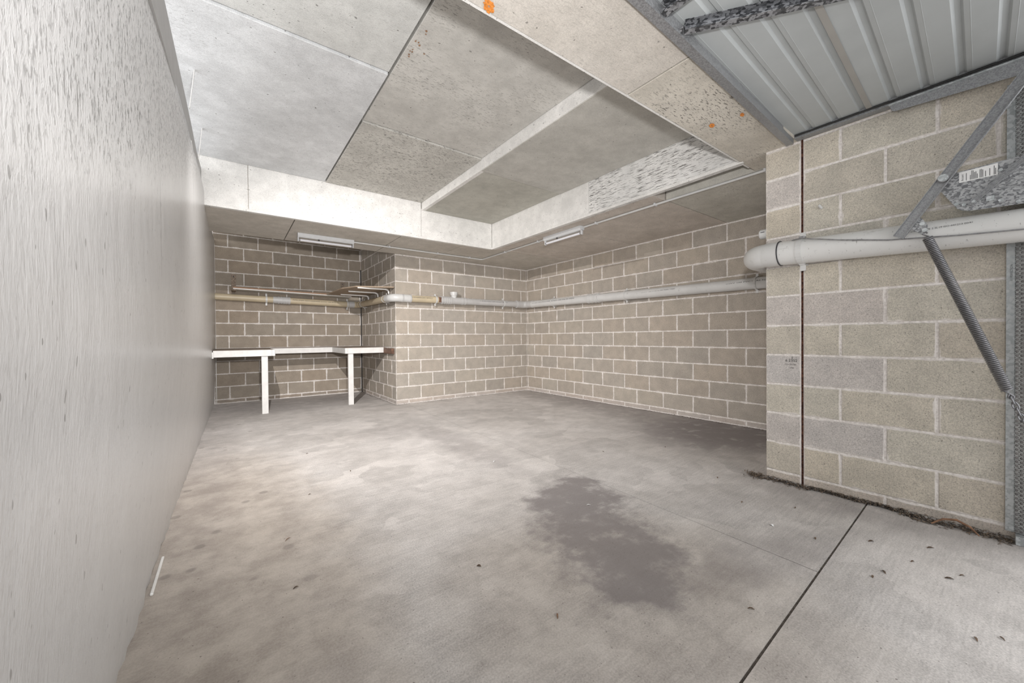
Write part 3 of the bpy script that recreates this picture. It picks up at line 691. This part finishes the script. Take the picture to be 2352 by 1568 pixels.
# ------------------------------------------------------------------ shelves
sh = thing('wall_shelf', 'long narrow chipboard shelf on two rusty brackets above the workbench', 'shelf')
zs = 1.775
def bar(name, x0, x1, y0, y1, dz0, dz1, mat):
    zt = lambda x: zs - 0.020 * (x - 0.3)
    prism(name, [(x0, y0, zt(x0) + dz0), (x0, y1, zt(x0) + dz0), (x0, y1, zt(x0) + dz1), (x0, y0, zt(x0) + dz1)], (x1 - x0, 0, zt(x1) - zt(x0)), mat, sh)
bar('board', 0.045, 1.76, 7.215, Y1 - 0.012, 0.0, 0.018, M_melamine)
bar('edging', 0.045, 1.76, 7.208, 7.24, 0.0182, 0.034, M_chip)
M_rbk = plain('rusty_bracket', (0.30, 0.24, 0.19), 0.8, var=0.4, scale=60, dirt=0.6)
for x in (0.025, 1.650):
    bm = bmesh.new(); add_box(bm, (x, Y1 - 0.010, zs - 0.03), (x + 0.062, Y1 - 0.001, zs + 0.265), 0.001)
    bk = link('bracket', bmk(bm), M_rbk, sh)
    box('bracket_arm', (x + 0.004, 7.205, zs - 0.014), (x + 0.058, Y1 - 0.0105, zs - 0.001), M_rbk, bk)
    tube('screw', [(x + 0.031, Y1 - 0.011, zs + 0.235), (x + 0.031, Y1 - 0.014, zs + 0.235)], 0.009, M_black, bk, seg=10)
sh2 = thing('wall_shelf', 'bare chipboard shelf on three hooked brackets on the alcove side wall', 'shelf')
z2 = 1.768
prism('board', [(X2 - 0.012, 5.69, z2), (1.50, 5.90, z2), (1.38, 6.25, z2), (1.35, 7.20, z2), (X2 - 0.012, 7.20, z2)], (0, 0, 0.017), M_chipface, sh2)
for y in (6.95, 6.42, 5.88):
    bm = bmesh.new()
    add_box(bm, (1.52, y - 0.008, z2 - 0.020), (X2 - 0.06, y + 0.008, z2 - 0.001), 0.001)
    add_tube(bm, [(X2 - 0.07, y, z2 - 0.012), (X2 - 0.045, y, z2 - 0.018), (X2 - 0.03, y, z2 - 0.04), (X2 - 0.028, y, z2 - 0.075)], 0.013, 10)
    link('bracket', bmk(bm), M_whitepaint, sh2)

# ------------------------------------------------------------------ tilt-up garage door, open overhead
gd = thing('garage_door', 'open tilt-up garage door with ribbed pale steel sheet and galvanised frame overhead', 'garage door')
# front frame rail: angle section along X
xa, xb = -1.2, 2.965
ry = lambda x: 0.887 + 0.037 * (x - 1.2)
def strip(name, prof, x0, x1, mat):
    bm = bmesh.new()
    a = [bm.verts.new((x0, ry(x0) + p, z)) for p, z in prof]; b = [bm.verts.new((x1, ry(x1) + p, z)) for p, z in prof]
    n = len(prof)
    for i in range(n): bm.faces.new((a[i], a[(i + 1) % n], b[(i + 1) % n], b[i]))
    bm.faces.new(a); bm.faces.new(b)
    return link(name, bmk(bm), mat, gd)
strip('frame_rail', [(0.0, 2.245), (-0.040, 2.245), (-0.040, 2.283), (-0.036, 2.283), (-0.036, 2.249), (0.0, 2.249)], xa, xb, M_galvrail)
strip('frame_rail_flange', [(-0.036, 2.2835), (-0.040, 2.2835), (-0.040, 2.40), (-0.036, 2.40)], xa, xb, M_galvrail)
# ribbed sheet, one pan per rib bay
ribs = [0.960, 0.836, 0.712, 0.588, 0.463, 0.340, 0.217, 0.094, -0.030, -0.154, -0.278]
ZS = 2.292; skew = 0.047
def sheet(y1, y0, mat):
    # cross-section: flat pan then raised trapezoid rib
    w = y1 - y0
    prof = [(y1, ZS), (y1 - 0.010, ZS + 0.010), (y1 - 0.026, ZS + 0.013), (y1 - 0.034, ZS + 0.002), (y1 - 0.050, ZS), (y1 - 0.051, ZS - 0.0006), (y1 - 0.053, ZS), (y0, ZS)]
    v, f = [], []
    for x in (-1.2, 2.955):
        for y, z in prof: v.append((x, y + skew * (x - 2.9), z))
        for y, z in prof: v.append((x, y + skew * (x - 2.9), z + 0.0012))
    n = len(prof)
    for i in range(n - 1):
        f.append((i, i + 1, 2 * n + i + 1, 2 * n + i)); f.append((n + i, 3 * n + i, 3 * n + i + 1, n + i + 1))
    return link('sheet_pan', pyd(v, f), mat, gd)
for i, (a, b) in enumerate(zip(ribs, ribs[1:])):
    sheet(a, b, M_sheet)
prism('sheet_lap', [(-1.2, 0.532 - skew * 4.1, ZS - 0.002), (2.95, 0.532, ZS - 0.002), (2.95, 0.556, ZS - 0.002), (-1.2, 0.556 - skew * 4.1, ZS - 0.002)], (0, 0, -0.002), M_sheet2, gd)
def channel(name, p0, p1, w, hgt, mat):
    """open channel from p0 to p1 hung under the sheet: bottom flange + web"""
    p0, p1 = Vector(p0), Vector(p1); t = (p1 - p0).normalized(); s = Vector((0, 0, 1)).cross(t).normalized()
    bm = bmesh.new()
    prof = [(0, 0), (w, 0), (w, 0.003), (0.003, 0.003), (0.003, hgt), (w, hgt), (w, hgt + 0.002), (0, hgt + 0.002)]
    a = [bm.verts.new(p0 + s * x + Vector((0, 0, z))) for x, z in prof]; b = [bm.verts.new(p1 + s * x + Vector((0, 0, z))) for x, z in prof]
    for i in range(8): bm.faces.new((a[i], a[(i + 1) % 8], b[(i + 1) % 8], b[i]))
    bm.faces.new(a); bm.faces.new(b)
    return link(name, bmk(bm), mat, gd)
channel('diagonal_brace', (1.535, 0.855, 2.25), (2.21, -0.05, 2.25), -0.032, 0.04, M_galvdark)
channel('stile', (1.392, 0.848, 2.25), (1.392, -0.3, 2.25), -0.036, 0.04, M_galvdark)
for x, y in ((1.515, 0.853), (1.372, 0.8515)):
    for q in (0, 0.018): tube('rivet', [(x + q * 0.6, ry(x) - 0.040, 2.262 + q), (x + q * 0.6, ry(x) - 0.0465, 2.262 + q)], 0.006, M_steel, gd, seg=10)
# side rail
bm = bmesh.new(); add_box(bm, (2.958, -0.1, 2.268), (3.006, 0.905, 2.273), 0); add_box(bm, (2.955, -0.6, 2.268), (2.958, 0.905, 2.40), 0)
link('side_rail', bmk(bm), M_galvrail, gd)
tube('side_seal', [(2.948, 0.90, 2.284), (2.948, -0.1, 2.284)], 0.006, M_sealant, gd, seg=8)

# pivot hardware on the entry side
gt = thing('door_track', 'galvanised guide track with a rounded end under the side rail of the open door', 'door track')
prism('track_web', [(2.948, 0.462, 2.262), (2.948, 0.452, 2.232), (2.948, 0.44, 2.222), (2.948, 0.03, 2.192), (2.948, -0.10, 2.19), (2.948, -0.10, 2.262)], (-0.003, 0, 0), M_galvrail, gt)
box('track_lip', (2.930, -0.1, 2.258), (2.9485, 0.462, 2.2635), M_galvlight, gt, bev=0)
XA = 2.828
KA = XA / 2.9
arm = thing('tilt_arm', 'diagonal galvanised channel arm pivoting in front of the entry wall', 'door arm')
PT = lambda y, z, dx=0.0: Vector((XA + dx, y * KA, 1 + (z - 1) * KA))      # measured on the plane x = 2.9
a0 = PT(0.418, 1.520); a1 = PT(-0.03, 2.228); td = (a1 - a0).normalized(); sd = Vector((0, td.z, -td.y))
def arm_bar(name, p0, p1, w, dpt, mat, parent, x):
    p0, p1 = Vector(p0), Vector(p1); t = (p1 - p0).normalized(); s = Vector((0, t.z, -t.y)); X = Vector((1, 0, 0))
    prof = [(-w / 2, -dpt), (-w / 2, 0.0), (w / 2, 0), (w / 2, -dpt), (w / 2 - 0.003, -dpt), (w / 2 - 0.003, -0.003), (-w / 2 + 0.003, -0.003), (-w / 2 + 0.003, -dpt)]
    bm = bmesh.new()
    a = [bm.verts.new(p0 + s * q + X * d) for q, d in prof]; b = [bm.verts.new(p1 + s * q + X * d) for q, d in prof]
    for i in range(8): bm.faces.new((a[i], a[(i + 1) % 8], b[(i + 1) % 8], b[i]))
    bm.faces.new(a); bm.faces.new(b)
    return link(name, bmk(bm), mat, parent)
arm_bar('channel', a0, a1, 0.044, 0.016, M_galvrail, arm, XA)
pv = PT(0.257, 1.780)
tube('pivot_pin', [pv + Vector((0.03, 0, 0)), pv + Vector((-0.020, 0, 0))], 0.020, M_steel, arm, seg=20)
tube('pivot_head', [pv + Vector((-0.0205, 0, 0)), pv + Vector((-0.025, 0, 0))], 0.017, M_galvlight, arm, seg=20)
for d in (0.03, 0.075, 0.115, 0.15, 0.185):
    q = a0 + td * d; tube('bolt_hole', [q + Vector((-0.0005, 0, 0)), q + Vector((-0.0025, 0, 0))], 0.0065, M_galvlight, arm, seg=12)
gs = prism('gusset', [PT(y, z, 0.005) for y, z in ((0.352, 1.618), (0.330, 1.598), (0.312, 1.565), (0.312, 1.530), (0.330, 1.516), (0.385, 1.570))], (-0.004, 0, 0), M_galv, arm)
for y, z in ((0.331, 1.573), (0.322, 1.538)): tube('bolt', [PT(y, z, 0.001), PT(y, z, -0.006)], 0.010, M_galvlight, gs, seg=12)
sp = thing('extension_spring', 'dark coiled steel extension spring slanting down in front of the entry wall', 'spring')
s0 = PT(0.312, 1.497, -0.002); s1 = PT(0.058, 0.735, -0.002)
ax = (s1 - s0).normalized(); e1 = Vector((1, 0, 0)); e2 = ax.cross(e1); Ls = (s1 - s0).length; NTURN = 92
pts = []
for i in range(NTURN * 12 + 1):
    t = i / 12; pts.append(s0 + ax * (Ls * t / NTURN) + (e1 * math.cos(2 * PI * t) + e2 * math.sin(2 * PI * t)) * 0.0165)
tube('coil', pts, 0.0040, M_spring, sp, seg=6)
tube('hook', [s0 + ax * 0.004 + e2 * 0.012, s0 - ax * 0.010, s0 - ax * 0.022 - e2 * 0.008, s0 - ax * 0.030, s0 - ax * 0.022 + e2 * 0.008], 0.0035, M_spring, sp, seg=8)
q = [s1 - ax * 0.003 - e2 * 0.012, s1 + ax * 0.012, s1 + ax * 0.030 + e2 * 0.010, s1 + ax * 0.045, s1 + ax * 0.03 - e2 * 0.008, s1 + ax * 0.015]
tube('hook', q, 0.0038, M_spring, sp, seg=8)
for k in range(5):
    c = s1 + ax * (0.045 + 0.026 * k); w = e2 if k % 2 else e1
    tube('chain_link', [c + (ax * math.cos(a) * 0.020 + w * math.sin(a) * 0.009) for a in [2 * PI * i / 10 for i in range(11)]], 0.003, M_spring, sp, seg=6)
pl = thing('pivot_plate', 'speckled galvanised spring plate with a printed paper label beside the door post', 'plate')
XPp = XA + 0.027
KP = XPp / 2.9
PP = lambda y, z, dx=0.0: Vector((XPp + dx, y * KP, 1 + (z - 1) * KP))
prism('plate', [PP(y, z) for y, z in ((0.268, 1.722), (0.262, 1.745), (0.240, 1.79), (0.215, 1.796), (0.02, 1.806), (-0.05, 1.806), (-0.05, 1.585), (0.02, 1.588), (0.175, 1.597), (0.196, 1.604), (0.212, 1.618))], (-0.004, 0, 0), M_galv, pl)
lb = prism('label_sheet', [PP(0.206, 1.792, -0.005), PP(0.088, 1.796, -0.005), PP(0.088, 1.742, -0.005), PP(0.206, 1.741, -0.005)], (-0.0006, 0, 0), M_label, pl)
xt = -0.0062
flat_text('label_print', 'Accent', 0.011, PP(0.1915, 1.7475, xt), (0, 0, 1), (0, 1, 0), M_ink, lb)
rl = random.Random(5); y = 0.1835
while y > 0.095:
    z0 = 1.746; z1 = z0 + rl.uniform(0.022, 0.044)
    if rl.random() < 0.8: link('label_print', pyd([PP(y, z0, xt), PP(y, z1, xt), PP(y - 0.0017, z1, xt), PP(y - 0.0017, z0, xt)], [(0, 1, 2, 3)]), M_ink, lb)
    y -= 0.0042
arm_bar('stay_bar', PP(0.172, 1.624, -0.0055), PP(-0.03, 1.836, -0.0055), 0.022, 0.010, M_galvrail, pl, 0)
for y, z in ((0.16, 1.637), (0.19, 1.63), (0.215, 1.64), (0.08, 1.62), (0.08, 1.76), (0.03, 1.60)): tube('bolt', [PP(y, z, -0.005), PP(y, z, -0.010)], 0.007, M_galvlight, pl, seg=12)
prism('slot_clip', [PP(0.098, 1.626, -0.005), PP(0.122, 1.626, -0.005), PP(0.122, 1.648, -0.005), PP(0.098, 1.648, -0.005)], (-0.005, 0, 0), M_galvlight, pl)
# perforated angle and post at the jamb
pa = thing('jamb_angle', 'tall perforated galvanised angle fixed to the end of the entry wall', 'angle strip')
def perforated(z0, z1):
    box('flange', (X5 - 0.0075, 0.040, z0), (X5 - 0.0045, 0.0655, z1), M_galvlight, pa, bev=0)
    # folded face with three columns of round holes
    O = Vector((X5 - 0.006, 0.040, 0)); E = Vector((X5 - 0.026, -0.004, 0)); u = (E - O) / 3
    bm = bmesh.new(); pitch = 0.0195; n = int((z1 - z0) / pitch); S8 = 10
    for c in range(3):
        for k in range(n):
            zb = z0 + k * pitch; C = O + u * (c + 0.5); hz = pitch / 2; zc0 = zb + hz
            sq, ci = [], []
            for i in range(S8):
                a = 2 * PI * i / S8; ca, sa = math.cos(a), math.sin(a); m_ = 1 / max(abs(ca), abs(sa))
                sq.append(bm.verts.new(C + u * (0.5 * ca * m_) + Vector((0, 0, zc0 + hz * sa * m_))))
                ci.append(bm.verts.new(C + u * (0.36 * ca) + Vector((0, 0, zc0 + 0.0060 * sa))))
            for i in range(S8): bm.faces.new((sq[i], sq[(i + 1) % S8], ci[(i + 1) % S8], ci[i]))
    link('perforated_face', bmk(bm), M_galvlight, pa)
perforated(0.045, 1.440); perforated(1.822, 2.19)
prism('back_strip', [(X5 - 0.004, 0.040, 0.045), (X5 - 0.022, -0.004, 0.045), (X5 - 0.010, -0.010, 0.045), (X5 - 0.001, 0.030, 0.045)], (0, 0, 1.39), M_steel, pa)
prism('back_strip', [(X5 - 0.004, 0.040, 1.822), (X5 - 0.022, -0.004, 1.822), (X5 - 0.010, -0.010, 1.822), (X5 - 0.001, 0.030, 1.822)], (0, 0, 0.36), M_steel, pa)
flat_text('marker_writing', '1/1 PERFECTION', 0.011, (X5 - 0.0078, 0.0465, 1.25), (0, 0, 1), (0, 1, 0), M_ink, pa)
ps = thing('door_post', 'grey galvanised door post at the right edge beyond the perforated angle', 'post')
box('channel', (X5 - 0.075, -0.10, 0.10), (X5 - 0.0015, -0.012, 2.19), M_galvrail, ps)
box('foot', (X5 - 0.055, -0.10, 0.0), (X5 - 0.0015, 0.035, 0.044), M_galvlight, ps)
box('front_lip', (X5 - 0.080, -0.014, 0.05), (X5 - 0.0755, 0.003, 2.17), M_galvlight, ps, bev=0)

# small fixings and pencil note on the pier
an = tag(tube('wall_plug', [(X5 - 0.001, 0.785, 1.807), (X5 - 0.012, 0.785, 1.808), (X5 - 0.018, 0.788, 1.815), (X5 - 0.020, 0.79, 1.823)], [0.010, 0.008, 0.009, 0.005], M_pvc, seg=12),
    'white plastic wall plug sticking out of a block right of the rusty joint', 'wall plug')
jb = thing('junction_box', 'small white round junction box on the hidden side of the entry pier', 'junction box')
tube('box_body', [(3.075, Y5 + 0.001, 1.722), (3.075, Y5 + 0.045, 1.722), (3.075, Y5 + 0.052, 1.722)], [0.034, 0.034, 0.028], M_pvc, jb)
box('box_rib', (3.038, Y5 + 0.012, 1.728), (3.044, Y5 + 0.036, 1.732), M_black, jb, bev=0)
flat_text('pencil_note', '6.2352', 0.026, (X5 - 0.0016, 0.980, 0.822), (0, -1, 0), (0, 0, 1), M_pencil, wall_p, 0.98)
flat_text('pencil_note', 'TO CENTRE', 0.012, (X5 - 0.0016, 0.982, 0.800), (0, -1, 0), (0, 0, 1), M_pencil, wall_p, 1.0)
flat_text('pencil_note', 'LINE', 0.012, (X5 - 0.0016, 0.955, 0.778), (0, -1, 0), (0, 0, 1), M_pencil, wall_p, 1.0)
link('pencil_note', pyd([(X5 - 0.0016, 0.942, 0.842), (X5 - 0.0016, 0.939, 0.842), (X5 - 0.0016, 0.939, 0.858), (X5 - 0.0016, 0.942, 0.858)], [(0, 1, 2, 3)]), M_pencil, wall_p)

# ------------------------------------------------------------------ litter
lt_v, lt_f = [], []
rl = random.Random(11)
def chip(v, f, c, L, w, rz, tilt, bend):
    ca, sa = math.cos(rz), math.sin(rz); b = len(v)
    for q, ww, hh in ((-0.5, 0.1, 0.0), (-0.15, 0.5, bend), (0.2, 0.45, bend), (0.5, 0.06, 0.0)):
        for s in (-1, 1):
            x, y = q * L, s * ww * w
            v.append((c[0] + x * ca - y * sa, c[1] + x * sa + y * ca, c[2] + hh + tilt * x + 0.3 * s * y * tilt))
    for i in range(3): f.append((b + 2 * i, b + 2 * i + 1, b + 2 * i + 3, b + 2 * i + 2))
for i in range(1500):
    y = rl.uniform(0.04, 1.12); wd = 0.035 + 0.025 * math.sin(y * 7.0) + 0.02 * math.sin(y * 23)
    d = abs(rl.gauss(0, 1)) * max(0.012, wd) * 0.55
    chip(lt_v, lt_f, (X5 - 0.004 - d, y, 0.002 + max(0, 0.02 - d * 0.4) * rl.random()), rl.uniform(0.010, 0.028), rl.uniform(0.003, 0.008), rl.uniform(0, 6.3), rl.uniform(-0.35, 0.35), rl.uniform(0.0, 0.004))
for i in range(260):
    a = rl.uniform(0, 1); chip(lt_v, lt_f, (X5 - 0.02 + rl.gauss(0, 0.03), Y5 + 0.03 + abs(rl.gauss(0, 0.04)), 0.002 + 0.012 * rl.random()), rl.uniform(0.01, 0.025), rl.uniform(0.003, 0.008), rl.uniform(0, 6.3), rl.uniform(-0.3, 0.3), 0.002)
lt = link('leaf_litter', pyd(lt_v, lt_f), M_litter); tag(lt, 'dark dry leaf litter heaped along the foot of the entry wall', 'leaf litter'); lt['kind'] = 'stuff'
lt_v, lt_f = [], []
for i in range(900):
    t = rl.random()
    if t < 0.7: c = (X4 - 0.006 - abs(rl.gauss(0, 0.016)), rl.uniform(1.1, 5.6), 0.002)
    else: c = (rl.uniform(1.99, 4.5), Y3 - 0.006 - abs(rl.gauss(0, 0.014)), 0.002)
    chip(lt_v, lt_f, c, rl.uniform(0.008, 0.03), rl.uniform(0.003, 0.009), rl.uniform(0, 6.3), rl.uniform(-0.2, 0.2), 0.002)
for i in range(160):
    chip(lt_v, lt_f, (X2 - 0.006 - abs(rl.gauss(0, 0.02)), rl.uniform(5.65, 7.4), 0.002), rl.uniform(0.008, 0.03), rl.uniform(0.003, 0.009), rl.uniform(0, 6.3), rl.uniform(-0.2, 0.2), 0.002)
lt2 = link('grit', pyd(lt_v, lt_f), M_litter); tag(lt2, 'dark grit gathered along the foot of the back and right block walls', 'grit'); lt2['kind'] = 'stuff'
def leaf(x, y, L, w, rz, label, mat=M_leafm, group='loose leaves on the floor', cat='leaf', name='dry_leaf'):
    v, f = [], []; chip(v, f, (0, 0, 0.002), L, w, 0, 0.0, 0.004)
    n = len(v); v += [(a, b, max(0.0005, c - 0.0015)) for a, b, c in v]
    f += [tuple(n + i for i in reversed(q)) for q in f]
    o = link(name, pyd([(a * 0.75, b * 0.7, c) for a, b, c in v], f), mat); o.location = (x, y, 0); o.rotation_euler = (0, 0, rz)
    return tag(o, label, cat, group)
for x, y, L, w, rz, where in ((2.30, 0.62, .03, .010, .3, 'just past the wide floor joint, left of the entry wall'), (2.62, 0.80, .03, .008, .1, 'on the floor in front of the pier foot'),
        (2.48, 0.45, .04, .012, 2.6, 'beside the wide floor joint near the entry wall'), (2.20, 0.36, .035, .012, .7, 'lying just this side of the wide joint'), (2.12, 0.38, .03, .010, .2, 'touching the near edge of the wide floor joint'),
        (2.35, 0.19, .04, .012, 2.2, 'left one of a close pair on the near slab'), (2.42, 0.16, .03, .008, 2.4, 'right one of a close pair on the near slab'), (2.62, 0.27, .045, .012, 2.5, 'longest one on the near slab by the litter'),
        (2.40, 0.30, .03, .009, 2.7, 'midway between the wide joint and the near pair'), (1.95, 0.10, .03, .009, .4, 'left one of two at the lower right of the near slab'), (2.02, .05, .025, .008, .9, 'lowest one at the right of the near slab'),
        (1.38, 0.18, .03, .009, 2.9, 'alone on the near slab below the wide joint'), (0.40, 2.75, .025, .009, .2, 'in the left middle of the big slab'), (0.72, 3.05, .03, .008, 1.2, 'on the bright middle of the big slab'),
        (0.53, 3.75, .03, .009, .3, 'furthest back on the big slab towards the workbench'), (1.52, 0.60, .03, .008, 2.2, 'between the oil stain and the wide joint'), (2.75, 1.30, .035, .010, .4, 'on the floor left of the pier'),
        (3.15, 1.95, .03, .008, .6, 'on the darker floor before the right block wall'), (2.60, 2.20, .03, .008, 1.6, 'in the middle of the slab right of the thin joint'), (2.46, 1.02, .03, .010, .2, 'on the right slab near the joint crossing'),
        (0.20, 1.75, .03, .009, .3, 'on the shaded floor nearest the painted wall')):
    leaf(x, y, L, w, rz, 'dry leaf ' + where)
leaf(0.931, 1.001, .036, .008, 0.9, 'reddish brown twig on the floor left of the dark oil stain', M_leaf2, None, 'twig', 'twig')
leaf(0.864, 1.428, .026, .016, 2.4, 'dark curled leaf on the pale floor well left of the oil stain', M_leafm, None, 'leaf', 'dry_leaf')
leaf(0.22, 2.20, .05, .006, 0.75, 'thin bent twig on the shaded floor near the painted wall', M_leaf2, None, 'twig', 'twig')
leaf(1.702, 2.562, .028, .016, 0.4, 'white paper scrap on the floor beyond the oil stain', M_label, None, 'paper scrap', 'paper_scrap')
leaf(1.702, 1.552, .034, .010, 2.5, 'white cigarette stub lying on the dark oil stain', M_label, None, 'stub', 'cigarette_stub')
leaf(2.28, 0.80, .026, .020, 1.2, 'white paper chip near the crossing of the floor joints', M_label, None, 'paper scrap', 'paper_scrap')
# curled leaf by the entry wall foot, and the white strip on the floor by the painted wall
tb = tag(tube('curled_stem', [(2.935, 0.30, 0.012), (2.950, 0.26, 0.045), (2.955, 0.215, 0.055), (2.945, 0.17, 0.040), (2.93, 0.14, 0.012)], [0.003, 0.005, 0.006, 0.005, 0.003], M_leaf2, seg=8), 'brown curled bark stem arching over the leaf litter by the entry wall', 'bark')
ws = tag(box('plastic_strip', (-0.266, 2.04, 0.0), (-0.256, 2.36, 0.010), M_whitepaint, bev=0.002), 'thin white plastic strip on the floor at the foot of the painted wall', 'strip')
